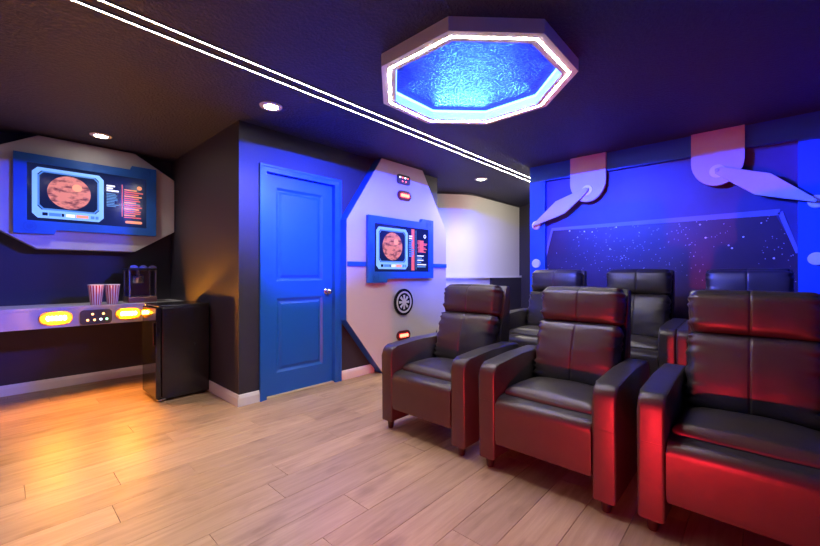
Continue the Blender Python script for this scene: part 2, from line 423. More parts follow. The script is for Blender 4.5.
# casing (two stepped boards) and jamb
for nm, pts in (('casing', None),):
    bm = bmesh.new()
    cw = .062
    for x0, x1, z0, z1 in ((DX0 - cw, DX0, 0.0005, DZ + cw), (DX1, DX1 + cw + .015, 0.0005, DZ + cw), (DX0, DX1, DZ, DZ + cw)):
        add_box(bm, x0, x1, Y_DOOR - .016, Y_DOOR + .001, z0, z1)
    add_box(bm, DX0 - cw, DX0 - cw + .018, Y_DOOR - .024, Y_DOOR - .016, 0.0005, DZ + cw)
    add_box(bm, DX1 + cw - .003, DX1 + cw + .015, Y_DOOR - .024, Y_DOOR - .016, 0.0005, DZ + cw)
    add_box(bm, DX0 - cw + .018, DX1 + cw - .003, Y_DOOR - .024, Y_DOOR - .016, DZ + cw - .018, DZ + cw)
    finish('casing', bm, 'blue', d)
bm = bmesh.new()
add_box(bm, DX0 - .011, DX0, Y_DOOR + .001, Y_DOOR + .1, 0.0005, DZ); add_box(bm, DX1, DX1 + .011, Y_DOOR + .001, Y_DOOR + .1, 0.0005, DZ)
add_box(bm, DX0 - .011, DX1 + .011, Y_DOOR + .001, Y_DOOR + .1, DZ, DZ + .011)
finish('jamb', bm, 'blue', d)
box('threshold', 'brass', DX0, DX1, Y_DOOR + .005, Y_DOOR + .09, 0.0005, .010, .003, d)
kx, kz = 2.315, .948
kn = finish('knob', lathe(bmesh.new(), [(.001, 0), (.031, 0), (.033, -.006), (.028, -.010), (.011, -.012), (.011, -.032), (.022, -.038), (.029, -.050), (.028, -.060), (.020, -.068), (.001, -.071)], (kx, DY, kz), 24, 'y'), 'chrome', d, smooth=True, auto=.7)
tag(kn, 'round brushed nickel knob')

# ------------------------------------------------------------------ stair area beyond the opening
ZL = 1.085
def stair_line(off):
    """front line of the white wall: diagonal run, rounded corner, straight run; off moves it toward the room"""
    P0, P1, P2 = Vector((4.02, 4.42)), Vector((5.24, 3.45)), Vector((X_FAR, 3.45))
    d0, d1 = (P1 - P0).normalized(), (P2 - P1).normalized(); r_ = .22
    A_, B_ = P1 - d0 * r_, P1 + d1 * r_
    pts = [P0] + [A_ * (1 - u) ** 2 + P1 * 2 * u * (1 - u) + B_ * u * u for u in [i / 10 for i in range(11)]] + [P2]
    out = []
    for i, p in enumerate(pts):
        dd = (pts[min(i + 1, len(pts) - 1)] - pts[max(i - 1, 0)]).normalized(); n_ = Vector((dd.y, -dd.x)); out.append(tuple(p + n_ * off))
    return out
def stair_piece(off, z0, z1, back=-.1):
    f = stair_line(off); bk = stair_line(back)
    return add_prism(bmesh.new(), f + bk[::-1], 'z', z0, z1)
struct(finish('wall_stair', stair_piece(0, 0, CEIL - .03), 'white_wall', smooth=True, auto=.5), 'white stairwell wall beyond the opening', 'wall')
struct(finish('trim_1', stair_piece(.01, CEIL - .03, CEIL - .0005), 'charcoal'), 'thin dark line between white wall and ceiling', 'trim')
struct(finish('trim_2', stair_piece(.05, ZL - .035, ZL, .001), 'white_trim'), 'white ledge cap running along the stairwell wall', 'trim')
struct(box('wall_half', 'charcoal', 5.80, X_FAR, 3.41, 3.448, 0, ZL - .036), 'dark low wall under the white ledge', 'wall')
struct(box('wall_far', 'charcoal', X_FAR, X_FAR + .1, Y_RIGHT, 3.56, 0, CEIL), 'dark end wall past the seating area', 'wall')
struct(box('wall_stair_side', 'white_wall', 4.00, 4.098, Y_DOOR + .101, 4.42, 0, CEIL), 'white side wall of the stairwell behind the panel', 'wall')

# ------------------------------------------------------------------ star wall behind the seats
S = X_STAR
MX = S + .06
sw = struct(box('wall_star', 'mural', MX, MX + .1, Y_RIGHT, 2.09, 0, CEIL), 'navy mural wall behind the seats', 'wall')
bm = bmesh.new()
add_box(bm, S, MX, 1.905, 2.093, 0.0005, CEIL); add_box(bm, S, MX, -.232, 1.905, 2.24, CEIL); add_box(bm, S, MX, Y_RIGHT, -.232, 0.0005, CEIL)
fr = struct(finish('trim_3', bm, 'blue_wall'), 'blue raised border framing the star mural', 'trim')
k = MX / S
def my(y): return y * k
def mz(z): return H + (z - H) * k
# star window picture and its painted rim
tl, tr, br, bl = (my(1.80), mz(1.640)), (my(-.095), mz(1.632)), (my(-.232) + .004, mz(1.30)), (my(1.905) - .004, mz(1.30))
win = prism('window_1', 'stars', [tl, tr, br, (br[0], .14), (bl[0], .14), bl], 'x', MX - .004, MX - .0005)
struct(win, 'printed viewport of stars on the mural', 'window')
def strip(p, q, w0, w1): # quad from p to q
    dx, dy = q[0] - p[0], q[1] - p[1]; L = math.hypot(dx, dy); nx, ny = -dy / L, dx / L
    return [(p[0] - nx * w0, p[1] - ny * w0), (q[0] - nx * w1, q[1] - ny * w1), (q[0] + nx * w1, q[1] + ny * w1), (p[0] + nx * w0, p[1] + ny * w0)]
for nm, p, q, w0, w1 in (('window_rim', (tl[0] + .02, tl[1] + .012), (tr[0] - .03, tr[1] + .016), .016, .026), ('window_rim', (tr[0] - .03, tr[1] + .016), br, .016, .012), ('window_rim', bl, (tl[0] + .015, tl[1] + .01), .012, .012)):
    prism(nm, 'mural_line', strip(p, q, w0, w1), 'x', MX - .009, MX - .0045, 0, win)

def uplate(yc, hw, ztop, zs, label):
    pts = [(yc + hw, ztop), (yc + hw, zs)]
    for i in range(1, 16):
        a = math.pi * i / 16; pts.append((yc + hw * math.cos(a), zs - (hw * 1.22) * math.sin(a)))
    pts += [(yc - hw, zs), (yc - hw, ztop)]
    t = empty('bracket_cutout', (S, yc, zs))
    o = prism('plate', 'grey_panel', pts, 'x', S - .045, S - .001, .004)
    o.parent = t; o.matrix_parent_inverse = Matrix.Translation((-S, -yc, -zs))
    tag(t, label, 'wall decoration', 'grey cutout brackets on the star wall')
    return t
def under(o, t):
    o.parent = t; o.matrix_parent_inverse = Matrix.Translation(-Vector(t.location)); return o
def disc(yc, zc, r, x0, x1, mat, name='disc'):
    return finish(name, lathe(bmesh.new(), [(.0005, x1), (r, x1), (r, x0 + .004), (r - .004, x0), (.0005, x0)], (0, yc, zc), 32, 'x'), mat, smooth=True, auto=.5)
b1 = uplate(1.405, .187, CEIL - .001, 2.15, 'grey tongue-shaped bracket whose arm points toward the stairwell opening')
under(disc(1.405, 2.05, .058, S - .055, S - .045, 'white_trim', 'hub'), b1)
b2 = uplate(.288, .19, CEIL - .001, 2.16, 'grey tongue-shaped bracket whose arm points away from the stairwell')
under(disc(.285, 2.058, .060, S - .055, S - .045, 'white_trim', 'hub'), b2)
def arm(pts, mat, label, pivot, tip):
    t = empty('kite_cutout', (S, pivot[0], pivot[1]))
    under(prism('blade', 'grey_panel', pts, 'x', S - .082, S - .056, .004), t)
    o = disc(pivot[0], pivot[1], .016, S - .090, S - .082, 'shelf', 'bolt'); under(o, t)
    o = disc(tip[0], tip[1], .016, S - .090, S - .082, 'shelf', 'bolt'); under(o, t)
    tag(t, label, 'wall decoration', 'grey kite-shaped arms on the star wall')
arm([(1.385, 2.065), (1.415, 2.075), (1.745, 1.965), (2.010, 1.728), (2.030, 1.715), (2.010, 1.700), (1.640, 1.815), (1.385, 2.035)], 'grey_panel', 'grey kite-shaped arm reaching toward the stairwell side', (1.405, 2.05), (2.009, 1.715))
arm([(.30, 2.075), (.255, 2.085), (-.065, 1.972), (-.33, 1.722), (-.34, 1.708), (-.32, 1.698), (.035, 1.805), (.30, 2.035)], 'grey_panel', 'grey kite-shaped arm reaching away from the stairwell side', (.285, 2.06), (-.318, 1.710))
for (yc, zc, lab) in ((2.009, 1.715, 'pale disc under the arm tip on the stairwell side of the border'), (-.335, 1.710, 'pale disc under the arm tip on the far side of the border'),
                      (2.009, 1.251, 'lower pale disc on the stairwell side of the blue border'), (-.335, 1.250, 'lower pale disc on the far side of the blue border')):
    o = disc(yc, zc, .052, S - .02, S - .0005, 'white_trim', 'round_cutout'); tag(o, lab, 'wall decoration', 'pale discs on the blue border')

# ------------------------------------------------------------------ ceiling lamps
for yc, lab in ((2.305, 'white light strip on the ceiling, the one closer to the seats'), (2.400, 'white light strip on the ceiling, the one closer to the blue door')):
    t = empty('ceiling_light_strip', (2.5, yc, CEIL))
    under(box('diffuser', 'led_white', X_FRONT + .05, 6.3, yc - .0038, yc + .0038, CEIL - .006, CEIL - .0005), t)
    bm = bmesh.new(); add_box(bm, X_FRONT + .05, 6.3, yc - .011, yc - .0040, CEIL - .006, CEIL - .0003); add_box(bm, X_FRONT + .05, 6.3, yc + .0040, yc + .011, CEIL - .006, CEIL - .0003)
    under(finish('channel', bm, 'dark_grey'), t)
    tag(t, lab, 'light', 'white ceiling light strips')

OX, OY, ZB = 2.147, 1.408, 2.360
t = empty('octagon_ceiling_light', (OX, OY, CEIL))
def oct_ring(ro, ri, z0, z1, name, mat):
    return under(finish(name, ring_prism(bmesh.new(), octagon(OX, OY, ro), octagon(OX, OY, ri), 'z', z0, z1), mat), t)
oct_ring(.597, .509, ZB, CEIL - .0005, 'ring', 'white_trim')
oct_ring(.5545, .5445, ZB - .0012, ZB - .0003, 'light_line', 'oct_white')
oct_ring(.5085, .5035, CEIL - .020, CEIL - .003, 'blue_strip', 'oct_blue')
for i in range(8):
    a = math.pi / 4 * i
    ld = bpy.data.lights.new('blue_strip_light', 'AREA'); ld.shape = 'RECTANGLE'; ld.size = .40; ld.size_y = .010
    ld.energy = P_BLUE; ld.color = (0.009, 0.038, 1.0); ld.spread = math.radians(46)
    lo = bpy.data.objects.new('blue_strip_light', ld); COL.objects.link(lo)
    dv = Vector((-math.cos(a), -math.sin(a), -math.tan(math.radians(12)))).normalized()
    lo.matrix_world = Matrix.Translation((OX + .500 * math.cos(a), OY + .500 * math.sin(a), CEIL - .012)) @ (-dv).to_track_quat('Z', 'Y').to_matrix().to_4x4()
tag(t, 'large octagonal ceiling ring with a white light line and blue glow inside', 'ceiling light')

def downlight(x, y, label, power=P_DOWN, ang=115):
    t = empty('downlight', (x, y, CEIL))
    under(finish('trim_ring', lathe(bmesh.new(), [(.052, CEIL - .001), (.085, CEIL - .001), (.083, CEIL - .007), (.056, CEIL - .011), (.052, CEIL - .008), (.052, CEIL - .001)][::-1], (x, y, 0), 28), 'white_trim', smooth=True, auto=.6), t)
    under(finish('lens', lathe(bmesh.new(), [(.0005, CEIL - .006), (.0515, CEIL - .006), (.0515, CEIL - .003), (.0005, CEIL - .003)], (x, y, 0), 28), 'down'), t)
    ld = bpy.data.lights.new('downlight_beam', 'SPOT'); ld.energy = power; ld.color = (1.0, 0.90, 0.78)
    ld.spot_size = math.radians(ang); ld.spot_blend = .8; ld.shadow_soft_size = .05
    lo = bpy.data.objects.new('downlight_beam', ld); COL.objects.link(lo); lo.location = (x, y, CEIL - .014)
    tag(t, label, 'downlight', 'recessed ceiling downlights')
downlight(.676, 4.588, 'round recessed downlight over the shelf with the striped cups', 45)
downlight(1.452, 2.803, 'round recessed downlight by the wall corner left of the blue door')
downlight(4.545, 2.842, 'round recessed downlight near the white stairwell wall', 120, 150)
t = empty('added_globe_light', (5.6, 2.15, CEIL))  # unseen globe, added to brighten the white stairwell wall
under(finish('canopy', lathe(bmesh.new(), [(.0005, CEIL - .0005), (.07, CEIL - .0005), (.065, CEIL - .02), (.02, CEIL - .03), (.02, CEIL - .06), (.0005, CEIL - .06)], (5.6, 2.15, 0), 24), 'chrome', smooth=True, auto=.6), t)
under(finish('globe', lathe(bmesh.new(), [(max(.0005, .095 * math.sin(math.pi * i / 14)), CEIL - .15 + .095 * math.cos(math.pi * i / 14)) for i in range(15)], (5.6, 2.15, 0), 24), 'globe', smooth=True), t)
tag(t, 'added unseen globe light by the stairwell behind the star wall', 'ceiling light')
downlight(.05, 1.85, 'added unseen downlight over the open floor facing the seats', 110, 84)  # added out of view to light the open floor
downlight(-.95, 2.80, 'added unseen downlight near the front wall', P_DOWN, 100)  # another added lamp outside the view, for more white light

# red floor spotlights in front of the seats (below the frame)
def floor_spot(x, y, aim, power, label, ang=95, hz=.05):
    t = empty('floor_spotlight', (x, y, 0))
    under(finish('base', lathe(bmesh.new(), [(.0005, .0005), (.05, .0005), (.05, .008), (.03, .012), (.0005, .012)], (x, y, 0), 24), 'black_metal', smooth=True, auto=.6), t)
    dv = (Vector(aim) - Vector((x, y, hz))).normalized(); q = dv.to_track_quat('Z', 'Y')
    def head(name, prof, mat):
        bm = lathe(bmesh.new(), prof, (0, 0, 0), 24)
        bmesh.ops.transform(bm, matrix=Matrix.Translation((x, y, hz)) @ q.to_matrix().to_4x4(), verts=bm.verts)
        return under(finish(name, bm, mat, smooth=True, auto=.6), t)
    head('housing', [(.0005, -.05), (.024, -.045), (.032, .0), (.032, .012), (.029, .012), (.027, -.004), (.0005, -.004)], 'black_metal')
    head('lens', [(.0005, -.003), (.026, -.003), (.026, -.001), (.0005, -.001)], 'red_led')
    ld = bpy.data.lights.new('spotlight', 'SPOT'); ld.energy = power; ld.color = (1.0, 0.015, 0.03); ld.spot_size = math.radians(ang); ld.spot_blend = .5; ld.shadow_soft_size = .03
    lo = bpy.data.objects.new('spot_lamp', ld); COL.objects.link(lo)
    lo.matrix_world = Matrix.Translation(Vector((x, y, hz)) + dv * .02) @ (-dv).to_track_quat('Z', 'Y').to_matrix().to_4x4()
    tag(t, label, 'spotlight', 'red floor spotlights')
floor_spot(.20, .47, (2.2, .85, .22), P_RED, 'small black red-lit floor spotlight aimed at the middle seat', 100)
floor_spot(-.45, 1.95, (.1, 2.45, 0.05), P_RED * .09, 'small black red-lit floor spotlight aimed at the open floor')

# ------------------------------------------------------------------ display panels and screens
def lamp_oval(x, yf, z, wd, ht, housing, ledmat, label, cat, group, n=4):
    t = empty('marker_lamp', (x, yf, z))
    under(prism('housing', housing, stadium(x, z, wd, ht), 'y', yf - .014, yf - .0005, .004), t)
    bm = ring_prism(bmesh.new(), stadium(x, z, wd * .82, ht * .66), stadium(x, z, wd * .74, ht * .50), 'y', yf - .016, yf - .014)
    under(finish('bezel', bm, housing), t)
    w_ = wd * .60; cw = w_ / n
    for i in range(n):
        under(prism('light_cell', ledmat, roundrect(x - w_ / 2 + cw * (i + .5), z, cw * .92, ht * .34, ht * .12, 3), 'y', yf - .026, yf - .014), t)
    return tag(t, label, cat, group)
def indicator_panel(x, yf, z, wd, ht, dots, label):
    t = empty('indicator_panel', (x, yf, z))
    under(prism('faceplate', 'dark_grey', roundrect(x, z, wd, ht, ht * .22), 'y', yf - .016, yf - .0005, .003), t)
    for du, dv, mat in dots:
        o = finish('indicator_light', lathe(bmesh.new(), [(.0005, -.024), (.007, -.022), (.010, -.0165), (.0005, -.0165)], (x + du * wd, yf, z + dv * ht), 12, 'y'), mat); under(o, t)
    return tag(t, label, 'indicator panel', 'dark indicator panels with small lights')

def screen_unit(cx, cz, yf, label, variant):
    """blue frame 1.095 x .70 with tabs, screen .92 x .53; front of frame at y = yf"""
    t = empty('display_screen', (cx, yf, cz))
    W2, H2, w2, h2 = .5475, .345, .46, .265
    out = [(-W2, -H2 - .042), (-W2 + .27, -H2 - .042), (-W2 + .285, -H2), (W2, -H2), (W2, H2 + .042), (W2 - .22, H2 + .042), (W2 - .235, H2), (-W2, H2)]
    bm = bmesh.new()
    for pts in ([(-W2, -H2), (-w2, -H2), (-w2, H2), (-W2, H2)], [(w2, -H2), (W2, -H2), (W2, H2), (w2, H2)], [(-w2, h2), (w2, h2), (w2, H2), (-w2, H2)], [(-w2, -H2), (w2, -H2), (w2, -h2), (-w2, -h2)],
                [(-W2, -H2 - .042), (-W2 + .27, -H2 - .042), (-W2 + .285, -H2), (-W2, -H2)], [(W2, H2), (W2, H2 + .042), (W2 - .22, H2 + .042), (W2 - .235, H2)]):
        add_prism(bm, [(cx + a, cz + b_) for a, b_ in pts], 'y', yf, yf + .04)
    bmesh.ops.remove_doubles(bm, verts=bm.verts, dist=.0001)
    under(finish('blue_frame', bm, 'blue'), t)
    for du, dv in ((-W2 + .105, -H2 + .022), (W2 - .10, H2 - .015)):
        o = finish('round_badge', ring_prism(bmesh.new(), circle_pts(cx + du, cz + dv, .046, 24), circle_pts(cx + du, cz + dv, .038, 24), 'y', yf - .003, yf), 'blue_wall'); under(o, t)
        o = prism('round_badge', 'blue_wall', circle_pts(cx + du, cz + dv, .024, 24), 'y', yf - .003, yf); under(o, t)
    sc = under(box('screen', 'scr_bg', cx - w2, cx + w2, yf + .012, yf + .036, cz - h2, cz + h2), t)
    Z = yf + .0118
    def U(u, v): return (cx - w2 + u * 2 * w2, cz + h2 - v * 2 * h2)
    def pic(name, mat, pts, d=.0008): 
        o = prism(name, mat, pts, 'y', Z - d, Z); o.parent = sc; return o
    def rect(name, mat, u0, u1, v0, v1, d=.0008):
        a, b_ = U(u0, v0), U(u1, v1); return pic(name, mat, [(a[0], b_[1]), (b_[0], b_[1]), (b_[0], a[1]), (a[0], a[1])], d)
    def octo(u0, u1, v0, v1, cu, cv):
        return [U(*p) for p in ((u0 + cu, v0), (u1 - cu, v0), (u1, v0 + cv), (u1, v1 - cv), (u1 - cu, v1), (u0 + cu, v1), (u0, v1 - cv), (u0, v0 + cv))]
    ue = .60 if variant == 0 else .585
    for mat, o_, i_, dd in (('scr_cyan', (.035, ue, .06, .945), (.075, ue - .04, .115, .80), .0008), ('scr_cyan_dim', (.075, ue - .04, .115, .80), (.09, ue - .055, .14, .77), .0007)):
        bm = ring_prism(bmesh.new(), octo(*o_, .04, .08), octo(*i_, .03, .06), 'y', Z - dd, Z)
        o = finish('picture_frame_graphic', bm, mat); o.parent = sc
    pc = U((.09 + ue - .055) / 2, .455)
    o = prism('planet_picture', 'planet', circle_pts(0, 0, .158, 48), 'y', -.0006, 0)
    o.parent = sc; o.location = (pc[0], Z - .0002, pc[1])
    pic('planet_picture', 'scr_orange', circle_pts(pc[0] + .055, pc[1] + .055, .036, 24), .0012)
    # caption boxes along the lower edge of the picture frame
    for u0, u1, mt in ((.11, .15, 'scr_bg'), (.16, .25, 'scr_cyan_dim'), (.255, .275, 'scr_bg'), (.29, .36, 'scr_white'), (.37, .47, 'scr_orange'), (.49, .52, 'scr_cyan_dim'), (.53, .555, 'scr_cyan_dim')):
        rect('caption_graphic', mt, u0, u1, .845, .90, .0014)
    rr = random.Random(3 + variant)
    if variant == 0:
        for v, u1, mt in ((.21, .70, 'scr_white'), (.255, .68, 'scr_white'), (.30, .735, 'scr_white')): rect('text_line', mt, .625, u1, v, v + .032)
        for i in range(9): rect('text_line', 'scr_teal', .625, .625 + rr.uniform(.07, .115), .37 + i * .03, .384 + i * .03)
        rect('divider_line', 'scr_red', .762, .770, .17, .80)
        for i in range(14): rect('text_line', 'scr_red' if i % 3 else 'scr_orange', .785, .785 + rr.uniform(.10, .18), .25 + i * .042, .274 + i * .042)
        pic('round_icon', 'scr_orange', circle_pts(*U(.93, .20), .022, 20))
        pic('pill_button', 'scr_orange', stadium(*U(.875, .90), .15, .028))
    else:
        rect('red_column', 'scr_red', .655, .715, .03, .97, .0005)
        for i in range(10): rect('text_line', 'scr_white' if i < 2 else 'scr_cyan_dim', .61, .61 + rr.uniform(.05, .10), .18 + i * .05, .21 + i * .05, .0012)
        rect('divider_line', 'scr_teal', .742, .748, .05, .95)
        for i in range(9): rect('text_line', 'scr_red', .77 + rr.uniform(0, .02), .92 + rr.uniform(-.05, .06), .27 + i * .032, .292 + i * .032)
        rect('red_block', 'scr_red', .82, .90, .28, .55, .0007)
        for i in range(6): rect('text_line', 'scr_teal' if i % 2 else 'scr_white', .77, .88 + rr.uniform(-.04, .08), .62 + i * .05, .645 + i * .05)
        pic('round_icon', 'scr_white', circle_pts(*U(.925, .17), .024, 20))
        pic('round_icon', 'scr_bg', circle_pts(*U(.925, .17), .012, 20), .0014)
    return tag(t, label, 'screen', 'wall screens in blue frames')

# wide panel over the shelf
t = empty('display_board', (.65, Y_TV, 1.9))
YF1 = 4.95
pts = [(.270, 2.418), (1.015, 2.418), (1.392, 2.19), (1.392, 1.605), (1.015, 1.362), (.262, 1.362), (-.11, 1.605), (-.11, 2.19)]
under(prism('board', 'grey_panel', pts, 'y', YF1, Y_TV - .001, .004), t)
tag(t, 'wide pale grey eight-sided wall panel above the shelf', 'wall panel')
screen_unit(.655, 1.885, YF1 - .04, 'wide screen in a blue frame on the panel above the shelf', 0)

# octagon panel by the door
t = empty('octagon_board', (3.288, Y_DOOR, 0))
YF2 = 3.13
pts = [(2.449, 1.69), (2.940, 2.425), (3.640, 2.425), (4.127, 1.70), (4.127, .655), (3.640, .002), (2.960, .002), (2.449, .645)]
under(prism('board', 'grey_panel', pts, 'y', YF2, YF2 + .012), t)
under(prism('blue_edge', 'blue', pts, 'y', YF2 + .0121, Y_DOOR - .001), t)
under(box('blue_batten', 'blue', 2.449, 2.702, YF2 - .012, YF2 - .0005, 1.205, 1.255, .002), t)
under(box('blue_batten', 'blue', 3.805, 4.127, YF2 - .012, YF2 - .0005, 1.205, 1.255, .002), t)
tag(t, 'tall pale grey octagonal wall panel with blue edges beside the door', 'wall panel')
screen_unit(3.245, 1.415, YF2 - .0525, 'wide screen in a blue frame on the octagonal panel beside the door', 1)
indicator_panel(3.285, YF2, 2.242, .215, .11, [(-.30, .20, 'dot_white'), (-.1, .20, 'dot_red'), (.1, .20, 'dot_white'), (.3, .20, 'dot_red'), (-.12, -.2, 'dot_red'), (.15, -.2, 'dot_red')], 'dark indicator panel at the top of the octagonal panel')
lamp_oval(3.300, YF2, 2.055, .235, .115, 'red_housing', 'red_led', 'red oval lamp high on the octagonal panel', 'lamp', 'red oval lamps')
lamp_oval(3.285, YF2, .395, .235, .115, 'red_housing', 'red_led', 'red oval lamp low on the octagonal panel', 'lamp', 'red oval lamps')
# round dark badge with a plain pale wheel
t = empty('round_emblem', (3.284, YF2, .79))
under(prism('disc', 'black_satin', circle_pts(3.284, .79, .158, 40), 'y', YF2 - .018, YF2 - .0005, .003), t)
bm = ring_prism(bmesh.new(), circle_pts(3.284, .79, .128, 32), circle_pts(3.284, .79, .108, 32), 'y', YF2 - .022, YF2 - .018)
under(finish('wheel_ring', bm, 'grey_panel'), t)
for i in range(8):
    a = 2 * math.pi * i / 8; c, s = math.cos(a), math.sin(a)
    q = [(.03, -.010), (.085, -.016), (.085, .016), (.03, .010)]
    under(prism('wheel_spoke', 'grey_panel', [(3.284 + u * c - v * s, .79 + u * s + v * c) for u, v in q], 'y', YF2 - .022, YF2 - .018), t)
under(prism('wheel_hub', 'grey_panel', circle_pts(3.284, .79, .032, 20), 'y', YF2 - .023, YF2 - .018), t)
tag(t, 'round black emblem with a pale spoked wheel on the octagonal panel', 'emblem')

# ------------------------------------------------------------------ shelf with lamps, cups, popcorn machine, fridge
YS, ZS = 4.62, .83
t = empty('floating_shelf', (0, Y_TV, ZS))
under(box('shelf_top', 'shelf', X_FRONT + .02, X_RET - .001, YS, Y_TV - .001, ZS - .03, ZS, .003), t)
under(box('fascia', 'shelf', X_FRONT + .02, X_RET - .001, YS, YS + .02, ZS - .183, ZS - .0305, .002), t)
tag(t, 'long pale grey wall shelf with a deep front board', 'shelf')
lamp_oval(.368, YS, .733, .225, .115, 'amber_housing', 'amber', 'glowing amber oval lamp on the shelf front, away from the cups', 'lamp', 'amber oval lamps on the shelf', 5)
lamp_oval(.895, YS, .735, .215, .105, 'amber_housing', 'amber', 'glowing amber oval lamp on the shelf front, between cups and fridge', 'lamp', 'amber oval lamps on the shelf', 5)
indicator_panel(.645, YS, .722, .235, .135, [(-.12, .2, 'dot_orange'), (.22, .2, 'dot_orange'), (-.27, -.2, 'dot_orange'), (-.06, -.2, 'dot_orange'), (.14, -.18, 'dot_white'), (.33, -.18, 'dot_green')], 'dark indicator panel on the shelf front below the striped cups')
indicator_panel(1.16, YS, .735, .235, .125, [(-.40, .15, 'dot_orange'), (-.27, -.2, 'dot_white'), (-.12, .2, 'dot_white'), (.05, -.2, 'dot_blue'), (.25, .2, 'dot_white')], 'dark indicator panel on the shelf front beside the fridge')
def cup(x, y, label):
    t = empty('popcorn_cup', (x, y, ZS))
    o = finish('cup_body', lathe(bmesh.new(), [(.0005, .0005), (.043, .0005), (.062, .188), (.060, .188), (.042, .004), (.0005, .004)], (0, 0, 0), 40), 'cup', smooth=True, auto=.7); o.parent = t
    o = finish('rim', lathe(bmesh.new(), [(.060, .186), (.064, .186), (.065, .191), (.062, .194), (.060, .191), (.060, .186)], (0, 0, 0), 40), 'white_trim', smooth=True); o.parent = t
    tag(t, label, 'cup', 'striped popcorn cups on the shelf')
cup(.655, 4.70, 'tapered striped paper popcorn cup, the one farther from the popcorn machine')
cup(.783, 4.715, 'tapered striped paper popcorn cup right beside the popcorn machine')

# popcorn machine
px0, px1, py0, py1 = .91, 1.16, 4.70, 4.95
t = empty('popcorn_machine', ((px0 + px1) / 2, (py0 + py1) / 2, ZS))
under(box('base', 'bronze', px0, px1, py0, py1, ZS + .0005, ZS + .06, .008), t)
for x in (px0 + .012, px1 - .012):
    for y in (py0 + .012, py1 - .012): under(box('post', 'chrome', x - .008, x + .008, y - .008, y + .008, ZS + .06, ZS + .33, .002), t)
under(box('front_pane', 'glass', px0 + .022, px1 - .022, py0 + .010, py0 + .014, ZS + .062, ZS + .328), t)
under(box('side_pane', 'glass', px0 + .010, px0 + .014, py0 + .022, py1 - .022, ZS + .062, ZS + .328), t)
under(box('side_pane', 'glass', px1 - .014, px1 - .010, py0 + .022, py1 - .022, ZS + .062, ZS + .328), t)
under(box('back_panel', 'bronze', px0 + .021, px1 - .021, py1 - .016, py1 - .008, ZS + .0605, ZS + .3295), t)
under(finish('kettle', lathe(bmesh.new(), [(.0005, ZS + .20), (.05, ZS + .20), (.056, ZS + .21), (.056, ZS + .275), (.02, ZS + .285), (.02, ZS + .329), (.0005, ZS + .329)], ((px0 + px1) / 2 - .02, py0 + .12, 0), 24), 'chrome', smooth=True, auto=.6), t)
under(box('roof', 'black_metal', px0 - .006, px1 + .006, py0 - .006, py1 + .006, ZS + .3305, ZS + .355, .006), t)
for x in (px0 + .045, (px0 + px1) / 2, px1 - .045):
    pts = [(x - .036, ZS + .3555)] + [(x - .036 * math.cos(math.pi * i / 8), ZS + .358 + .028 * math.sin(math.pi * i / 8)) for i in range(9)] + [(x + .036, ZS + .3555)]
    under(prism('crown_scallop', 'chrome', pts, 'y', py0 - .004, py0 + .004), t)
tag(t, 'small popcorn machine with glass sides on the shelf', 'popcorn machine')

# fridge: door faces the open floor side (-X)
fx0, fx1, fy0, fy1, fh = .945, 1.380, 3.868, 4.320, .85
t = empty('mini_fridge', ((fx0 + fx1) / 2, (fy0 + fy1) / 2, 0))
under(box('body', 'black_satin', fx0 + .048, fx1, fy0, fy1, .022, fh - .022, .004), t)
under(box('top_panel', 'black_satin', fx0 + .02, fx1, fy0 - .002, fy1 + .002, fh - .0215, fh, .006), t)
dr = under(box('door', 'black_gloss', fx0, fx0 + .043, fy0, fy1, .028, fh - .024, .008), t)
o = box('handle', 'black_satin', fx0 - .012, fx0 - .0002, fy0 + .04, fy0 + .06, .50, .70, .004); o.parent = dr
o = box('hinge', 'chrome', fx0 + .012, fx0 + .075, fy0 - .004, fy0 + .03, .018, .0275, .001); under(o, t)
for x in (fx0 + .07, fx1 - .04):
    for y in (fy0 + .04, fy1 - .04):
        under(finish('foot', lathe(bmesh.new(), [(.0005, .0005), (.016, .0005), (.014, .0218), (.0005, .0218)], (x, y, 0), 14), 'black_metal'), t)
tag(t, 'black mini fridge standing against the return wall', 'fridge')

# ------------------------------------------------------------------ riser under the back row
r = empty('riser', (3.8, .85, 0)); RZ = .125
under(box('platform', 'carpet', 3.06, S - .002, Y_RIGHT + .002, 2.085, 0.001, RZ - .012, 0), r)
under(box('carpet_top', 'carpet', 3.045, S - .002, Y_RIGHT + .002, 2.085, RZ - .0118, RZ, .005), r)
tag(r, 'low dark carpeted platform under the rear row of seats', 'platform')

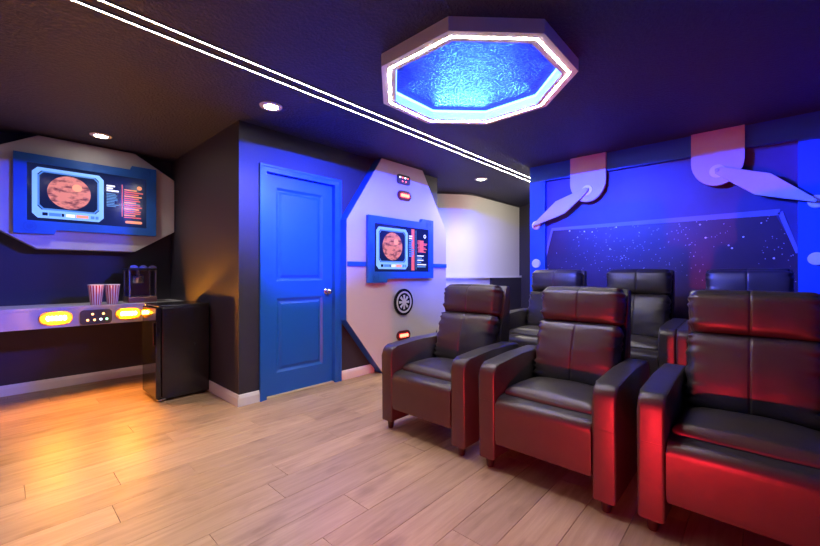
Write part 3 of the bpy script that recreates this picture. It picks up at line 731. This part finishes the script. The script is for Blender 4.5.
# ------------------------------------------------------------------ recliners
def cushion(name, size, parent, n=(10, 20, 14), rad=.04, puff=(.02, .0, .0), seam=True, wr=.009, rot=0.0, loc=(0, 0, 0), seed=0, pinch=0.0):
    """rounded box centred on origin, front = -x; puffed, with gathered ends and a centre seam on the front"""
    sx, sy, sz = [s / 2 for s in size]
    bm = bmesh.new(); idx = {}
    def g(nn): # concentrate samples near the ends
        return [math.copysign(abs(2 * a / nn - 1) ** .8, 2 * a / nn - 1) for a in range(nn + 1)]
    gx, gy, gz = g(n[0]), g(n[1]), g(n[2])
    if seam:
        extra = [.003 / sy, .0065 / sy, .011 / sy]
        gy = sorted(gy + extra + [-e_ for e_ in extra]); n = (n[0], len(gy) - 1, n[2])
    def vert(i, j, k_):
        key = (i, j, k_)
        if key not in idx:
            idx[key] = bm.verts.new((gx[i] * sx, gy[j] * sy, gz[k_] * sz))
        return idx[key]
    for i in range(n[0]):
        for j in range(n[1]):
            for kk in (0, n[2]): bm.faces.new((vert(i, j, kk), vert(i + 1, j, kk), vert(i + 1, j + 1, kk), vert(i, j + 1, kk)))
    for i in range(n[0]):
        for k_ in range(n[2]):
            for j in (0, n[1]): bm.faces.new((vert(i, j, k_), vert(i + 1, j, k_), vert(i + 1, j, k_ + 1), vert(i, j, k_ + 1)))
    for j in range(n[1]):
        for k_ in range(n[2]):
            for i in (0, n[0]): bm.faces.new((vert(i, j, k_), vert(i, j + 1, k_), vert(i, j + 1, k_ + 1), vert(i, j, k_ + 1)))
    for v in bm.verts:
        p = v.co.copy()
        u, vv, w_ = p.x / sx, p.y / sy, p.z / sz
        q = Vector([max(-(s - rad), min(s - rad, c)) for s, c in zip((sx, sy, sz), p)])
        dd = p - q
        if dd.length > 1e-9: p = q + dd.normalized() * min(rad, dd.length) if dd.length > rad else p
        if dd.length > 1e-9:
            # project to rounded surface
            m_ = max(abs(dd.x), abs(dd.y), abs(dd.z)); p = q + dd.normalized() * (m_ / max(1e-9, rad)) * rad
        fy, fz, fx = [max(0.0, 1 - a_ * a_) for a_ in (vv, w_, u)]
        if u < 0: p.x -= puff[0] * (fy ** .5) * (fz ** .6) * (-u)
        if w_ > 0: p.z += puff[2] * (fy ** .5) * (fx ** .5) * w_
        p.y += math.copysign(1, vv) * puff[1] * fz * abs(vv) * fx
        if pinch: p.z *= 1 - pinch * max(0, abs(vv) - .75) * 4 * .25
        e = max(0, abs(vv) - .62) / .38
        if e > 0 and wr:
            ph = noise.noise(Vector((seed * 3.1, math.copysign(2.0, vv), p.z * 14)))
            p.x += wr * e * math.sin(p.z * 105 + 6 * ph + seed) * (1 if u < 0.5 else .3)
            p.y -= math.copysign(1, vv) * wr * .7 * (e ** 2) * (1 + math.sin(p.z * 105 + 6 * ph + seed))
        if seam and u < -.5: p.x += .0065 * math.exp(-(p.y / .0042) ** 2)
        if seam and w_ > .9 and seam == 'top': p.z -= .004 * math.exp(-(p.y / .006) ** 2)
        p += Vector((1, 1, 1)) * 0
        nn = noise.noise(p * 7 + Vector((seed, 0, 0))) * .005 + noise.noise(Vector((p.x * 9, p.y * 9, p.z * 26)) + Vector((seed, 4, 0))) * .0025
        p.x += nn; p.z += nn * .6
        v.co = p
    bmesh.ops.transform(bm, matrix=Matrix.Translation(loc) @ Matrix.Rotation(rot, 4, 'Y'), verts=bm.verts)
    return finish(name, bm, 'leather', parent, smooth=True)

def make_recliner():
    t = empty('recliner', (0, 0, 0))
    IW, AW = .2615, .106     # half inner width, arm width
    # arms: rounded profile in x-z
    prof = [(0.0, .062), (0.0, .53)]
    for i in range(1, 9):
        a = math.pi / 2 * i / 8; prof.append((.060 - .060 * math.cos(a), .545 + .060 * math.sin(a)))
    prof += [(.35, .622), (.62, .628), (.70, .615), (.735, .56), (.735, .062)]
    for s in (-1, 1):
        y0, y1 = (s * IW, s * (IW + AW))
        ar = finish('armrest', add_prism(bmesh.new(), prof, 'y', min(y0, y1), max(y0, y1), .014, 3), 'leather', t, smooth=True, auto=.9)
        bm = bmesh.new(); add_box(bm, -.0012, .004, min(y0, y1) + .008, max(y0, y1) - .008, .395, .398)
        finish('stitch_seam', bm, 'black_metal', ar)
        bm = bmesh.new()
        for yy in (min(y0, y1) + .012, max(y0, y1) - .012):
            add_box(bm, .10, .62, yy - .0012, yy + .0012, .6145, .6235)
        for v in bm.verts: v.co.z += (v.co.x - .10) * .012
        for x0 in (.035, .66):
            yc = (y0 + y1) / 2
            bm2 = lathe(bmesh.new(), [(.0005, .0005), (.017, .0005), (.020, .006), (.027, .0615), (.0005, .0615)], (x0 + .01, yc, 0), 16)
            finish('leg', bm2, 'leg', t, smooth=True, auto=.6)
        bm.free()
    # front panel (folding footrest)
    bm = bmesh.new()
    pr = [(.004, .160), (.000, .19), (-.004, .36)]
    for i in range(0, 9):
        a = math.pi / 2 * i / 8; pr.append((-.004 + .05 - .05 * math.cos(a), .375 + .045 * math.sin(a)))
    pr += [(.16, .432), (.62, .40), (.62, .18), (.10, .160)]
    add_prism(bm, pr, 'y', -IW + .003, IW - .003, .008, 2)
    bmesh.ops.remove_doubles(bm, verts=bm.verts, dist=.0002)
    finish('footrest_panel', bm, 'leather', t, smooth=True, auto=.6)
    # seat cushion
    cushion('seat_cushion', (.47, .516, .085), t, (20, 20, 6), .030, (.004, 0, .042), False, .003, 0.045, (.325, 0, .406), 2)
    # back shell
    bm = bmesh.new()
    sh = [(.47, .20), (.585, .45), (.690, .90), (.715, 1.015), (.735, 1.035), (.775, 1.030), (.790, .99), (.760, .62), (.66, .20)]
    add_prism(bm, sh, 'y', -IW + .004, IW - .004, .012, 2)
    finish('back_shell', bm, 'leather', t, smooth=True, auto=.5)
    lean = math.radians(15)
    cushion('back_cushion', (.13, .515, .40), t, (8, 28, 24), .045, (.035, .0, .0), True, .010, lean, (.560, 0, .625), 5)
    cushion('headrest', (.125, .518, .235), t, (10, 28, 16), .05, (.028, .0, .006), True, .009, math.radians(9), (.640, 0, .922), 9)
    return t
proto = make_recliner()
FX = 1.925
spots = [(FX, 1.685, 0, 'black leather recliner of the front row next to the octagonal panel', 'front row of recliners'),
         (FX, .853, 0, 'black leather recliner in the middle of the front row', 'front row of recliners'),
         (FX, .035, 0, 'black leather recliner at the end of the front row away from the door', 'front row of recliners'),
         (3.28, 1.549, RZ, 'black leather recliner of the rear row next to the stairwell opening', 'rear row of recliners'),
         (3.28, .811, RZ, 'black leather recliner in the middle of the rear row', 'rear row of recliners'),
         (3.28, .073, RZ, 'black leather recliner at the end of the rear row away from the stairwell', 'rear row of recliners')]
for i, (x, y, z, lab, grp) in enumerate(spots):
    o = proto if i == 0 else copy_tree(proto)
    o.location = (x, y, z); tag(o, lab, 'recliner', grp)
